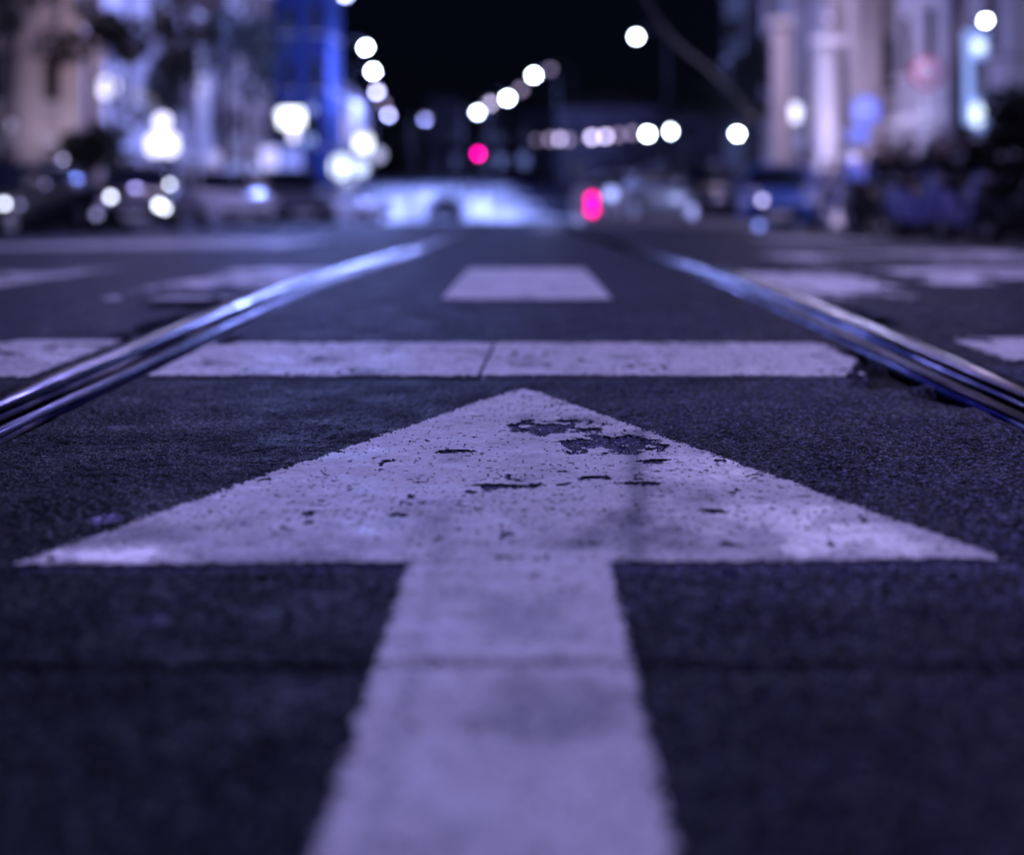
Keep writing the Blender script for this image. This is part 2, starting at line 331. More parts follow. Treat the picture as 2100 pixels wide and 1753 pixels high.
def dulled(m, name, y0, y1):  # fading reflections put into the colour: steel darkens and roughens with distance
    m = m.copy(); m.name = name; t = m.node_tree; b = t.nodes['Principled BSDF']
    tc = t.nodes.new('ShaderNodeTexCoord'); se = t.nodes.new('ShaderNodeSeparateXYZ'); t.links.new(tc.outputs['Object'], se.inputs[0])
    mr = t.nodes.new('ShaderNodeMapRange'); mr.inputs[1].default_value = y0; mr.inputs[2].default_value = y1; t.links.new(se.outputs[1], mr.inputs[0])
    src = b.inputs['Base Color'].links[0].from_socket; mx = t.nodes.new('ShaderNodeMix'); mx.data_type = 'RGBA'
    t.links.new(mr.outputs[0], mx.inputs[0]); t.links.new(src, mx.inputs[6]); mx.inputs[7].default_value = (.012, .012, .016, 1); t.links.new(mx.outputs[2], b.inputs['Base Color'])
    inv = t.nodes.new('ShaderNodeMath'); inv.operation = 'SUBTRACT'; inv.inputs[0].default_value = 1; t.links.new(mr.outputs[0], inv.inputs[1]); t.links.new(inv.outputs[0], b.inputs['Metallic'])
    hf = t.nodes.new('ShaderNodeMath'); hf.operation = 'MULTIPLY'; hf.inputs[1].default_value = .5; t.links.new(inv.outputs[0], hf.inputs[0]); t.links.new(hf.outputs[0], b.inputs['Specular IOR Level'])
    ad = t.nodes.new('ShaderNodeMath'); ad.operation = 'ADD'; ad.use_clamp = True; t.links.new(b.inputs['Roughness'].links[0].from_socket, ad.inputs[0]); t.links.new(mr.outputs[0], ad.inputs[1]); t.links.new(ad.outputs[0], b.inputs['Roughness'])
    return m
M_HEAD2 = dulled(M_HEAD, 'rail_steel_dimmed_far', 6.5, 11); M_LIP2 = dulled(M_LIP, 'dull_rail_steel_dimmed_far', 5, 8)
M_HEAD1 = dulled(M_HEAD, 'rail_steel_dimmed_farther', 9, 30); M_LIP1 = dulled(M_LIP, 'dull_rail_steel_dimmed_farther', 8, 20)
def rail(side, label):
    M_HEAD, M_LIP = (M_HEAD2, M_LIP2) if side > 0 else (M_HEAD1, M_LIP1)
    root = thing('tram_rail', label, 'rail', (side * .8, 0, 0), 0, 'tram rails set into the road')
    def strip(name, prf, m, wav=0, smooth=True):
        mb = MB(); rings = []
        for Y in ry_:
            w = (math.sin(Y * 4.1) * .4 + math.sin(Y * 9.7 + 1) * .3 + math.sin(Y * 2.3 + 2) * .5) * wav
            z0 = g(0, Y)
            rings.append([(side * (x + (w if k in (0, 1) else 0)) - side * .8, Y, z0 + z) for k, (x, z) in enumerate(prf)])
        mb.loft(rings, closed=True, caps=True); return mb.build(name, m, root, smooth)
    o = strip('rail_head', [(.801, -.045), (.801, -.012), (.804, -.004), (.812, .003), (.824, .0065), (.845, .0075), (.862, .0065), (.874, .003), (.880, -.003), (.882, -.045)], M_HEAD)
    strip('groove_bed', [(.764, -.06), (.764, -.036), (.783, -.042), (.8005, -.036), (.8005, -.06)], M_GROOVE)
    strip('guard_lip', [(.722, -.045), (.724, -.010), (.731, -.003), (.738, .0035), (.742, .001), (.748, .004), (.756, .003), (.762, -.003), (.763, -.045)], M_LIP, .004)
    return root
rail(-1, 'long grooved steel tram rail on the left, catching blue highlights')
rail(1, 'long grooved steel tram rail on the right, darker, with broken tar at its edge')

# ------------------------------------------------------------------ pale mottled sheet painted for the glow on the far street, pavements, island
M_SHEEN = mat('painted_street_sheen', (.46, .46, .50), .38, noise=.25, nscale=.16, bump=.3)
M_SIDE = mat('pavement_stone', (.16, .15, .16), .7, noise=.7, nscale=2, bump=.3)
M_KERB = mat('kerb_stone', (.38, .37, .38), .7, noise=.7, nscale=3)
def sheet(name, left, right, ys_, dz, m, kind='structure'):
    mb = MB()
    n = 8
    for i in range(len(ys_) - 1):
        pass
    vs = []; fs = []
    for i, Y in enumerate(ys_):
        a, b = left(Y), right(Y)
        for k in range(n + 1):
            X = a + (b - a) * k / n; vs.append((X, Y, g(X, Y) + dz))
    for i in range(len(ys_) - 1):
        for k in range(n):
            q = i * (n + 1) + k; fs.append((q, q + 1, q + n + 2, q + n + 1))
    mb.add(vs, fs); return tag(mb.build(name, m), kind=kind)
sheet('street_sheen', lambda Y: -14.5 - (Y - 62) * .04 + .5 * math.sin(Y) if Y > 62 else -14.5 + (62 - Y) * .14, lambda Y: 3.2 - (Y - 62) * .055 + .9 * math.sin(Y * .31) + .5 * math.sin(Y * .83) if Y > 62 else 3.2 - (62 - Y) * .27, list(np.linspace(40, 230, 90)), .03, M_SHEEN)
def slab(name, x0, x1, y0, y1, h, m, step=2.0):
    ys_ = np.arange(y0, y1 + .01, step); xs_ = np.linspace(x0, x1, 7); vs = []; fs = []
    k = len(xs_)
    for Y in ys_:
        for X in xs_: vs.append((X, Y, g(X, Y) + h))
    for i in range(len(ys_) - 1):
        for j in range(k - 1): q = i * k + j; fs.append((q, q + 1, q + k + 1, q + k))
    o = len(vs)
    rim = [j for j in range(k)] + [i * k + k - 1 for i in range(1, len(ys_))] + [(len(ys_) - 1) * k + j for j in range(k - 2, -1, -1)] + [i * k for i in range(len(ys_) - 2, 0, -1)]
    for r_ in rim: x, y, z = vs[r_]; vs.append((x, y, z - h - .3))
    for i in range(len(rim)): fs.append((rim[i], rim[(i + 1) % len(rim)], o + (i + 1) % len(rim), o + i))
    return tag(MB().add(vs, fs).build(name, m), kind='structure')
slab('pavement', -30, -11.5, 33, 120, .14, M_SIDE)
slab('pavement', 7.6, 30, 27.5, 66, .14, M_SIDE)
isl = slab('traffic_island', 1.2, 4.6, 27, 33, .18, M_KERB, 1)

# ------------------------------------------------------------------ suspended street lamps
M_DARK = mat('dark_painted_metal', (.012, .012, .015), .8, noise=.8, spec=.15)
def em(name, col, s): return mat(name, (0.02, .02, .02), .4, emit=col, es=s)
E_BR = em('lamp_glow', (.78, .90, 1), 55); E_MID = em('lamp_glow_soft', (.72, .62, 1), 9); E_LOW = em('lamp_glow_faint', (.62, .48, .85), 2.0)
def street_lamp(px, py, Y, e, label, r=.2, watts=0, group='street lamps along the avenue', arm=1.6):
    p = P(px, py, Y); side = -1 if p.x < -1 else 1
    bx_ = p.x + side * arm; gz = g(bx_, Y)
    root = thing('street_lamp', label, 'street lamp', (bx_, Y, gz), 0, group)
    L = Vector((-side * arm, 0, p.z - gz))
    top = Vector((0, 0, L.z + .1))
    MB().tube([(0, 0, 0), (0, 0, .5), (0, 0, .52), (0, 0, top.z)], [.14, .13, .09, .055], 10).build('pole', M_DARK, root, True)
    MB().tube([top, (L.x * .4, 0, top.z + .28), (L.x * .8, 0, top.z + .3), (L.x, 0, L.z + r * 1.1)], .035, 8).build('arm', M_DARK, root, True)
    MB().loft([[(L.x + rr * math.cos(a), rr * math.sin(a), L.z + zz) for a in np.linspace(0, 2 * math.pi, 13)[:-1]] for rr, zz in ((.05, r * 1.35), (r * .8, r * 1.15), (r * 1.1, r * .75))]).build('shade', M_DARK, root, True)
    MB().ball(L, r, (1, 1, .85)).build('globe', e, root, True)
    if watts:
        lamp((L.x, -.1, L.z - r * 1.3), watts * .27, (.26, .34, 1), r * .8, root)
    return root
B = [(750, 98, 73, E_BR, 'first big bright lamp in the left curve of lamps, highest of them', .15, 16000),
     (765, 147, 88, E_BR, 'second bright lamp down in the left curve of lamps', .18, 16000),
     (773, 188, 108, E_MID, 'third lamp down in the left curve, pinkish white', .24, 18000),
     (786, 213, 124, E_LOW, 'faint small lamp fourth in the left curve', .28, 0),
     (797, 236, 140, E_MID, 'lowest lamp of the left curve, soft violet', .24, 22000),
     (872, 244, 150, E_LOW, 'dim violet lamp alone between the two lines of lamps', .30, 16000),
     (1305, 76, 68, E_BR, 'lone bright lamp highest in the dark sky right of centre', .14, 3000),
     (1095, 155, 91, E_BR, 'topmost bright lamp of the slanting line at centre', .18, 12000),
     (1128, 143, 96, E_LOW, 'faint lamp just right of the topmost centre lamp', .22, 0),
     (1068, 184, 104, E_LOW, 'faint lamp between the first and second bright centre lamps', .27, 0),
     (1041, 202, 114, E_BR, 'second bright lamp of the slanting centre line', .22, 18000),
     (1005, 213, 122, E_MID, 'third lamp of the slanting centre line, lavender', .28, 0),
     (979, 231, 136, E_BR, 'lowest bright lamp of the slanting centre line', .2, 24000)]
for b_ in B: street_lamp(*b_)
Q = [(1512, 275, 55, E_BR, 'bright low lamp farthest right, beside the stone building', .12, 60),
     (1373, 270, 101, E_BR, 'large bright lamp, right one of the touching pair', .23, 900),
     (1328, 275, 103, E_BR, 'large bright lamp, left one of the touching pair', .23, 900),
     (1297, 273, 106, E_LOW, 'faint lamp just left of the bright touching pair', .28, 0),
     (1268, 277, 108, E_LOW, 'faint rosy lamp second left of the bright pair', .28, 0),
     (1242, 280, 110, E_MID, 'lavender lamp in the low row, right of its twin', .26, 900),
     (1214, 282, 112, E_MID, 'lavender lamp in the low row, left of its twin', .28, 900),
     (1165, 287, 120, E_LOW, 'faint lamp overlapping the one farthest left but two', .30, 0),
     (1146, 285, 122, E_MID, 'soft violet lamp near the left end of the low row', .26, 900),
     (1128, 286, 125, E_LOW, 'dim lamp second from the left end of the low row', .33, 0),
     (1100, 288, 128, E_LOW, 'faintest lamp at the left end of the low row', .20, 0)]
for b_ in Q: street_lamp(*b_, group='low row of lamps beyond the crossing', arm=1.0)
street_lamp(708, -12, 60, E_MID, 'lamp cut off by the top edge of the photograph', .2, 5000)
# the lamp that lights the lane where the arrow is painted (above the frame)
def overhead(x, y, z, watts, col, label):
    root = thing('street_lamp', label, 'street lamp', (x + (2.5 if x > 0 else -2.5), y, g(0, y)), 0, 'street lamps along the avenue')
    dx = -2.5 if x > 0 else 2.5; z -= g(0, y)
    MB().tube([(0, 0, 0), (0, 0, z + .2)], [.12, .06]).build('pole', M_DARK, root, True)
    MB().tube([(0, 0, z + .2), (dx * .5, 0, z + .45), (dx, 0, z + .25)], .04).build('arm', M_DARK, root, True)
    MB().loft([[(dx + rr * math.cos(a), rr * math.sin(a), z + zz) for a in np.linspace(0, 2 * math.pi, 13)[:-1]] for rr, zz in ((.05, .3), (.2, .2), (.28, .08))]).build('shade', M_DARK, root, True)
    MB().ball((dx, 0, z), .2, (1, 1, .6)).build('globe', E_MID, root, True)
    lamp((dx, 0, z - .45), watts, col, .25, root)
overhead(5.4, 4.0, 7.2, 2900, (.49, .43, 1), 'tall lamp over the right side of the lane')
overhead(-7.9, 25, 7.0, 1900, (.42, .38, 1), 'tall lamp over the cars parked on the left')
overhead(5.6, 25, 6.6, 560, (.42, .38, 1), 'tall lamp over the right of the crossing')
overhead(13.5, 24, 7.6, 280, (.50, .46, 1), 'added unseen lamp over the right pavement')  # unseen lamp added to lift the crowd and scooters
overhead(7.2, 46, 8.6, 370, (.62, .50, .84), 'added unseen lamp lighting the pale stone building')  # unseen lamp added for an even wash on this facade
overhead(-12.2, 45, 9.4, 640, (.62, .50, .88), 'added unseen lamp lighting the pinkish corner building')  # unseen lamp added to brighten the corner facade
overhead(-12.8, 66, 10.5, 360, (.54, .44, .98), 'added unseen lamp lighting the grey building')  # unseen lamp added to lighten the upper grey facade

overhead(-9.2, 52, 8.3, 8500, (.22, .30, 1), 'added unseen bluish lamp over the white car left of the avenue')  # unseen lamp added to brighten the white car and far street

# sagging cable
pts = [P(1290, -60, 14), P(1322, 0, 14.5), P(1345, 45, 15), P(1375, 80, 16), P(1410, 110, 18), P(1450, 140, 22), P(1500, 185, 32), P(1540, 240, 50)]
bm_pts = []
pts = [Vector((-10.4, 25, 7.3)), Vector((-6.5, 22.5, 5.3)), Vector((-2.6, 18.6, 3.9)), Vector((-.3, 15.6, 3.05))] + pts + [Vector((9.7, 55, 2.9))]
for i in range(len(pts) - 1):
    for k in range(4):
        bm_pts.append(pts[i].lerp(pts[i + 1], k / 4))
bm_pts.append(pts[-1])
tag(MB().tube(bm_pts, [.055 - .038 * i / (len(bm_pts) - 1) for i in range(len(bm_pts))], 8).build('cable', mat('cable_rubber', (.11, .10, .11), .7), smooth=True), 'thick sagging overhead cable curving down from the top edge into the dark', 'cable')

# ------------------------------------------------------------------ buildings
M_GLASS = mat('dark_window_glass', (.01, .012, .02), .12)
M_FRAME = mat('window_frame_wood', (.10, .09, .10), .6)
M_STONE_W = mat('warm_pale_stone', (.42, .36, .35), .85, noise=.6, nscale=.7, bump=.4, bscale=6)
M_STONE_C = mat('cool_grey_stone', (.34, .32, .36), .85, noise=.6, nscale=.6, bump=.4, bscale=6)
M_STONE_B = mat('brown_render', (.20, .14, .12), .9, noise=.6, nscale=.8, bump=.4, bscale=6)
M_BLUE = mat('blue_washed_render', (.012, .038, .20), .8, noise=.75, nscale=.4, bump=.2, bscale=6)
M_TRIM = mat('pale_trim', (.55, .52, .54), .8, noise=.8, nscale=2)
M_ROOF = mat('roof_tiles', (.07, .05, .05), .8, noise=.7, nscale=4)
def facade(root, M, w, h, ops, m, name='wall'):
    """a front wall w wide, h high in the local frame M (x along, y out of the wall is -y), with openings cut in it"""
    xs_ = sorted({0, w} | {o[0] for o in ops} | {o[1] for o in ops}); zs_ = sorted({0, h} | {o[2] for o in ops} | {o[3] for o in ops})
    mb = MB()
    for i in range(len(xs_) - 1):
        for j in range(len(zs_) - 1):
            a, b, c, d = xs_[i], xs_[i + 1], zs_[j], zs_[j + 1]; mx_, mz = (a + b) / 2, (c + d) / 2
            if any(o[0] < mx_ < o[1] and o[2] < mz < o[3] for o in ops): continue
            mb.add([(a, 0, c), (b, 0, c), (b, 0, d), (a, 0, d)], [(0, 1, 2, 3)], M)
    for a, b, c, d, *_ in ops:
        q = .28
        mb.add([(a, 0, c), (b, 0, c), (b, 0, d), (a, 0, d), (a, q, c), (b, q, c), (b, q, d), (a, q, d)], [(0, 1, 5, 4), (1, 2, 6, 5), (2, 3, 7, 6), (3, 0, 4, 7)], M)
    for a, b, c, d, kind in ops:
        q = .18; f = MB(); t_ = .07
        for bx0, bx1, bz0, bz1 in ((a, a + t_, c, d), (b - t_, b, c, d), (a + t_, b - t_, c, c + t_), (a + t_, b - t_, d - t_, d), ((a + b) / 2 - .03, (a + b) / 2 + .03, c + t_, d - t_)):
            f.box(((bx0 + bx1) / 2, q, (bz0 + bz1) / 2), (bx1 - bx0 - .004, .06, bz1 - bz0 - .004), M)
        if kind == 'door':
            wo = f.build('door', M_FRAME, root); MB().box(((a + b) / 2, q + .04, (c + d) / 2), (b - a - .02, .02, d - c - .02), M).build('panel', M_DARK, wo)
        else:
            wo = f.build('window', M_FRAME, root)
            MB().box(((a + b) / 2, q + .05, (c + d) / 2), (b - a - .02, .01, d - c - .02), M).build('pane', SHOP if kind == 'lit' else M_GLASS, wo)
            MB().box(((a + b) / 2, -.07, c - .07), (b - a + .3, .2, .12), M).build('sill', M_TRIM, wo)
    return mb
SHOP = em('lit_shop_window', (.55, .55, 1), 2.2)
def windows(w, h, cols, base=4.2, fh=3.6, ww=1.1, wh=1.9, off=0, ground='shop'):
    ops = []
    pitch = w / cols
    for i in range(cols):
        cx = pitch * (i + .5)
        z = base
        while z + wh + .5 < h:
            ops.append((cx - ww / 2, cx + ww / 2, z + .9, z + .9 + wh, 'win')); z += fh
        if ground: ops.append((cx - pitch * .3, cx + pitch * .3, .02 if (i % 3 == 1) else .7, 3.0, 'door' if i % 3 == 1 else 'win'))
    return ops
def building(label, x0, x1, y0, y1, h, m, fcols, scols, street='+', pil=None, lit=False, group=None, trim=True, wh=1.9, ww=1.1, cat='building'):
    """box building x0..x1, y0..y1; its front faces the camera (-Y), its street face is +X or -X"""
    z0 = min(g(x0, y0), g(x1, y1), g(x1, y0)) - .05
    root = thing('building', label, cat, ((x0 + x1) / 2, y0, z0), 0, group)
    ox, oy = x0 - (x0 + x1) / 2, 0; w = x1 - x0; dp = y1 - y0
    Mf = Matrix.Translation((ox, 0, 0))
    mb = facade(root, Mf, w, h, windows(w, h, fcols, ww=ww, wh=wh) if fcols else [], m)
    if street == '+': Ms = Matrix.Translation((ox + w, 0, 0)) @ Matrix.Rotation(R(90), 4, 'Z')
    else: Ms = Matrix.Translation((ox, dp, 0)) @ Matrix.Rotation(R(-90), 4, 'Z')
    m2 = facade(root, Ms, dp, h, windows(dp, h, scols, ww=ww, wh=wh) if scols else [], m)
    mb.v, off = mb.v + m2.v, len(mb.v); mb.f += [tuple(i + off for i in f) for f in m2.f]
    xo = ox if street == '+' else ox + w
    mb.add([(xo, 0, 0), (xo, dp, 0), (xo, dp, h), (xo, 0, h)], [(0, 1, 2, 3)])
    mb.add([(ox, dp, 0), (ox + w, dp, 0), (ox + w, dp, h), (ox, dp, h)], [(0, 1, 2, 3)])
    wl = mb.build('wall', m, root)
    MB().loft([[(ox - .35, -.35, h), (ox + w + .35, -.35, h), (ox + w + .35, dp + .35, h), (ox - .35, dp + .35, h)], [(ox + w * .4, dp * .3, h + 1.6), (ox + w * .6, dp * .3, h + 1.6), (ox + w * .6, dp * .7, h + 1.6), (ox + w * .4, dp * .7, h + 1.6)]]).build('roof', M_ROOF, root)
    if trim:
        for zz in (3.6, h - .35):
            sx = ox + w + .14 if street == '+' else ox - .14
            yo = -.28
            MB().add([(ox - .2, -.28, zz - .15), (ox + w + .2, -.28, zz - .15), (ox + w + .2, .02, zz - .15), (ox - .2, .02, zz - .15), (ox - .2, -.28, zz + .15), (ox + w + .2, -.28, zz + .15), (ox + w + .2, .02, zz + .15), (ox - .2, .02, zz + .15)],
                     [(0, 1, 2, 3), (4, 7, 6, 5), (0, 4, 5, 1), (1, 5, 6, 2), (2, 6, 7, 3), (3, 7, 4, 0)]).build('cornice', M_TRIM, root)
            MB().box((sx, dp / 2 + .02, zz), (.28, dp - .03, .3)).build('cornice', M_TRIM, root)
    for k in (pil or []):                                # pilasters: (which face, position, width, material)
        face, pos, wd, pm = k
        if face == 'f': MB().box((ox + pos, -.16, h * .5 - .2), (wd, .34, h - .7), bev=.04).build('pilaster', pm, root)
        else:
            sx = ox + w + .2 if street == '+' else ox - .2
            MB().box((sx, pos, h * .5 - .2), (.42, wd, h - .7), bev=.04).build('pilaster', pm, root)
    return root
building('pale pinkish stone corner building at the far left with tall lit pilasters', -26, -16.3, 50, 60, 12, M_STONE_W, 4, 3, '+', [('f', 7.5, .9, M_STONE_W), ('f', 9.1, .9, M_STONE_W), ('s', .6, .9, M_STONE_W), ('s', 9.2, .8, M_STONE_W)])
building('grey stone building second from the left, behind the small signs', -26, -16.5, 60.2, 72, 11, M_STONE_C, 0, 4, '+', [('s', 5.9, 1, M_STONE_C)])
building('brown rendered building beside the blue tower, upper floors dark', -26, -16.1, 72.2, 85, 15, M_STONE_B, 0, 4, '+', ww=1.2)
tw = building('tall blue-lit tower block left of the avenue', -16.0, -12.7, 86, 92, 30, M_BLUE, 2, 2, '+', ww=.8, trim=False)
building('dark low block behind the blue-lit tower', -17, -13.6, 98, 116, 9, M_STONE_C, 2, 4, '+', trim=False)
building('pale stone building on the right with a bright white pilaster', 11.0, 24, 45, 60, 15, M_STONE_W, 4, 5, '-', [('s', 15 - 5.2 + .0, 1.0, M_TRIM), ('s', 15 - .6, .9, M_STONE_W), ('s', 1.5, .9, M_STONE_W), ('f', .5, .9, M_STONE_W)])
building('darker grey stone building at the far right edge', 12.3, 24, 34, 44.6, 14, M_STONE_C, 4, 4, '-', [('f', .5, .8, M_STONE_C)])
building('dim stone building seen beyond the pale one on the right', 10.4, 22, 62, 70, 12, mat('darkened_render', (.045, .04, .045), .9, noise=.6), 3, 4, '-', trim=False)  # wall colour darkened where the building should receive little light
# far blocks at the end of the avenue
M_FAR = mat('dim_far_render', (.09, .08, .11), .9, noise=.5, nscale=.3)
far = [(-14, -9, 190, 11, 'brownish far house left of the dim lamp'), (-7.5, -3.5, 230, 13, 'far house with a pointed dark roof between the lamp lines'), (-1.5, 6, 215, 10, 'far house right of the avenue end'), (4, 15, 150, 9, 'far wide house behind the low row of lamps'), (16, 30, 150, 8, 'far house behind the right lamps')]
for a, b, y, h, lb in far:
    building(lb, a, b, y, y + 12, h, M_FAR, 3, 0, '+' if a < 0 else '-', trim=False, group='far houses at the end of the avenue')

# columns standing before the pale building
def column(px, Y, r_, ztop, m, label, watts, col):
    X = (px - VX) * Y / F; z0 = g(X, Y) + .14; h = ztop - z0
    root = thing('stone_column', label, 'column', (X, Y, z0))
    MB().box((0, 0, .15), (r_ * 2.5, r_ * 2.5, .3), bev=.03).build('plinth', m, root)
    MB().tube([(0, 0, .3), (0, 0, .4), (0, 0, .42), (0, 0, h * .4), (0, 0, h - .4)], [r_ * 1.15, r_ * 1.1, r_, r_ * .98, r_ * .86], 24).build('shaft', m, root, True)
    MB().box((0, 0, h - .15), (r_ * 2.4, r_ * 2.4, .28), bev=.04).build('capital', m, root)
    for z_ in (.9, h * .55, h * .9): lamp((-.5, -2.0, z_), watts, col, .3, root)  # added lamps without fixtures, brightening the column
column(1697, 44, .40, 5.3, M_TRIM, 'bright white round column in front of the pale stone building', 190, (.68, .60, 1))
column(1602, 48, .38, 6.4, M_STONE_W, 'dimmer beige column left of the bright white one', 22, (.85, .68, .9))
column(1960, 38, .3, 6.5, M_STONE_C, 'dark grey column behind the tall blue sign', 5, (.6, .5, .9))

# ------------------------------------------------------------------ lanterns, lit signs, shop windows
E_SIGN = em('white_lit_sign', (.72, .70, 1), 3.2); E_SIGNB = em('blue_lit_sign', (.28, .40, 1), 1.3); E_WHITE = em('sign_core', (.70, .84, 1), 2.2)
E_LAV = em('lavender_lit_panel', (.52, .48, 1), 1.0); E_SOFT = em('soft_lit_panel', (.55, .5, .85), .75)
def wall_light(label, px, py, Y, w, h, e, watts=0, col=(.75, .66, .95), name='lantern', cat='lantern', round_=False, d=.3, lr=.25):
    p = P(px, py, Y)
    root = thing(name, label, cat, p)
    MB().box((0, d / 2 + .04, 0), (w * 1.08, .06, h * 1.08), bev=.02).build('backplate', M_DARK, root)
    MB().box((0, d / 2 + .3, h * .3), (.06, .5, .06)).build('bracket', M_DARK, root)
    (MB().ball((0, 0, 0), .5, (w, d, h)) if round_ else MB().box((0, 0, 0), (w, d, h), bev=min(w, h, d) * .25)).build('glass', e, root, round_)
    if watts: lamp((-1.6 if p.x > 0 else 1.6, -d - .9, -h * .2), watts * .13, col, lr, root)
    return root
wall_light('bright square lit shop sign on the far left stone facade', 223, 180, 48.5, .62, .72, E_SIGN, 1500, name='lit_sign', cat='lit sign')
wall_light('soft violet wall lamp at the left edge above the cars', 16, 258, 49.4, .5, .5, E_SOFT, 500, round_=True)
wall_light('small round lamp by the black window at the left', 118, 90, 49.0, .3, .3, E_SOFT, 900, col=(.95, .72, .85), round_=True)
wall_light('added lantern brightening the grey building under its double window', 417, 180, 67.5, .5, .8, E_SOFT, 1600, col=(.72, .64, .95))  # added lantern, makes the brighter patch on the facade
wall_light('lantern low on the grey building left of the brown one', 440, 325, 66, .6, .8, E_LAV, 300)
wall_light('small soft lit panel left of the globe-topped sign', 237, 338, 45, .5, .9, E_SOFT, 200)
wall_light('small tilted lit panel among the left parked cars', 181, 320, 44, .45, .6, E_SOFT, 0)
# globe-topped sign
sg = thing('advertising_sign', 'white lit box sign with a glowing globe on top, left of centre-left', 'lit sign', (P(333, 297, 44).x, 44, g(-12, 44)))
zz = P(333, 297, 44).z - sg.location.z
MB().tube([(0, 0, 0), (0, 0, zz)], .07).build('pole', M_DARK, sg, True)
MB().box((0, 0, zz), (1.0, .3, .7), bev=.1).build('lit_box', E_SIGN, sg)
MB().tube([(0, 0, zz + .352), (0, 0, zz + .5)], .05).build('neck', M_DARK, sg)
MB().ball((0, 0, zz + .76), .26).build('globe', E_SIGN, sg, True)
lamp((0, -.6, zz + .5), 60, (.7, .66, 1), .2, sg)
# big cluster on the corner of the blue tower
cs = thing('corner_sign', 'dazzling white sign cluster low on the blue tower', 'lit sign', P(594, 250, 80))
sc_ = 80 / F
def at(px, py, w, h, e, nm, d=.3, y=0):
    return MB().box(((px - 594) * sc_, y, (250 - py) * sc_), (w * sc_, d, h * sc_), bev=.05).build(nm, e, cs)
at(597, 242, 46, 34, E_BR if False else em('dazzling_sign', (.82, .88, 1), 5), 'main_panel'); at(600, 272, 14, 32, E_SIGN, 'hanging_panel', .3, .35)
at(571, 234, 10, 12, E_SIGN, 'side_panel', .3, .35); 
MB().ball(((637 - 594) * sc_, 0, 26 * sc_), .28).build('globe', em('blue_globe', (.3, .38, 1), 2.2), cs, True)
MB().ball(((634 - 594) * sc_, 0, -37 * sc_), .32).build('globe', em('blue_globe_low', (.28, .4, 1), 2.2), cs, True)
MB().box((0, .5, 0), (2.3, .1, 2.0)).build('bracket', M_DARK, cs)
lamp((1.2, -2.6, .5), 350, (.12, .24, 1), .4, cs)
lamp((-.6, -7.0, 7), 450, (.22, .32, 1), .4, cs)
# lit shopfront under it
sf = thing('shopfront', 'pale violet lit shopfront under the dazzling sign', 'shopfront', (P(576, 400, 79).x, 79, g(-14, 79)))
b0 = P(576, 400, 79).z - sf.location.z; k_ = 79 / F
MB().box((0, .3, 1.9), (3.0, .3, 3.8)).build('frame', M_DARK, sf)
MB().box(((553 - 576) * k_, 0, b0 + 50 * k_), (34 * k_, .12, 96 * k_), bev=.03).build('window', em('shop_window_bright', (.52, .50, 1), 1.6), sf)
MB().box(((598 - 576) * k_, 0, b0 + 50 * k_), (44 * k_, .12, 96 * k_), bev=.03).build('window', em('shop_window_blue', (.24, .30, 1), .95), sf)
MB().box(((604 - 576) * k_, -.2, b0 + 32 * k_), (12 * k_, .12, 46 * k_), bev=.03).build('display', E_LAV, sf)
lamp((0, -1.5, 2.5), 300, (.4, .45, 1), .4, sf)
wall_light('tall soft lit vertical banner right of the blue tower', 714, 262, 92, .6, 2.1, em('banner_glow', (.5, .46, 1), 1.2), 0, name='lit_banner', cat='lit sign')
wall_light('big white square light above the shop lamps right of the blue tower', 745, 296, 84, .95, .9, em('white_square', (.85, .9, 1), 3.5), 2500, col=(.3, .42, 1))
wall_light('small round lamp just right of and below the big white square light', 775, 318, 86, .8, .8, em('white_dim', (.6, .62, 1), 1.4), 0, round_=True)
wall_light('small creamy lamp just above the big white square light', 748, 280, 88, .6, .6, E_SIGN if False else em('cream_dim', (.75, .68, .95), 1.6), 0, round_=True)
wall_light('large dazzling lamp lower left of the white square light', 697, 342, 80, 1.1, 1.4, em('white_drop', (.70, .8, 1), 3.0), 2500, col=(.28, .4, 1), round_=True)
wall_light('lamp right beside the large dazzling drop-shaped lamp', 738, 345, 81, .9, .9, em('white_soft', (.6, .7, 1), 2.4), 900, col=(.28, .4, 1), round_=True)
wall_light('small lamp under the dazzling drop-shaped lamp', 712, 378, 78, .8, .7, em('white_soft_low', (.5, .55, 1), 1.0), 0, round_=True)
# right side
wall_light('bright oval lantern on the pale stone building at the right', 1631, 232, 52, .42, .75, E_SIGN, 700, col=(.85, .7, .9), round_=True)
wall_light('small added lamp high beside the white pilaster', 1700, 40, 46.5, .2, .2, E_LOW, 900, col=(.66, .6, 1), round_=True)  # added to wash the column and wall with light
wall_light('bright lamp at the top right corner above the tall blue sign', 2021, 43, 32, .11, .11, E_BR, 250, round_=True)
wall_light('small lamp right of the foot of the tall blue sign', 2064, 257, 30, .14, .14, E_SIGN, 60, round_=True)
vs_ = thing('vertical_sign', 'tall blue lit vertical sign with two white glowing fields, right side', 'lit sign', P(1999, 168, 33)); q_ = 33 / F
def vp(nm, px, py, w, h, e, y=0, r=False):
    mb = MB()
    if r: mb.ball(((px - 1999) * q_, y, (168 - py) * q_), .5, (w * q_, .12, h * q_))
    else: mb.box(((px - 1999) * q_, y, (168 - py) * q_), (w * q_, .14, h * q_), bev=.02)
    return mb.build(nm, e, vs_, r)
vp('housing', 1999, 168, 58, 222, M_FRAME, .12)
vp('side_bar', 1982, 166, 22, 204, E_SIGNB); vp('top_field', 2000, 92, 46, 56, E_SIGNB, -.02); vp('bottom_field', 2000, 236, 48, 66, E_SIGNB, -.02)
vp('top_glow', 2004, 97, 26, 26, E_WHITE, -.12, True); vp('bottom_glow', 2000, 236, 26, 44, E_WHITE, -.12, True)
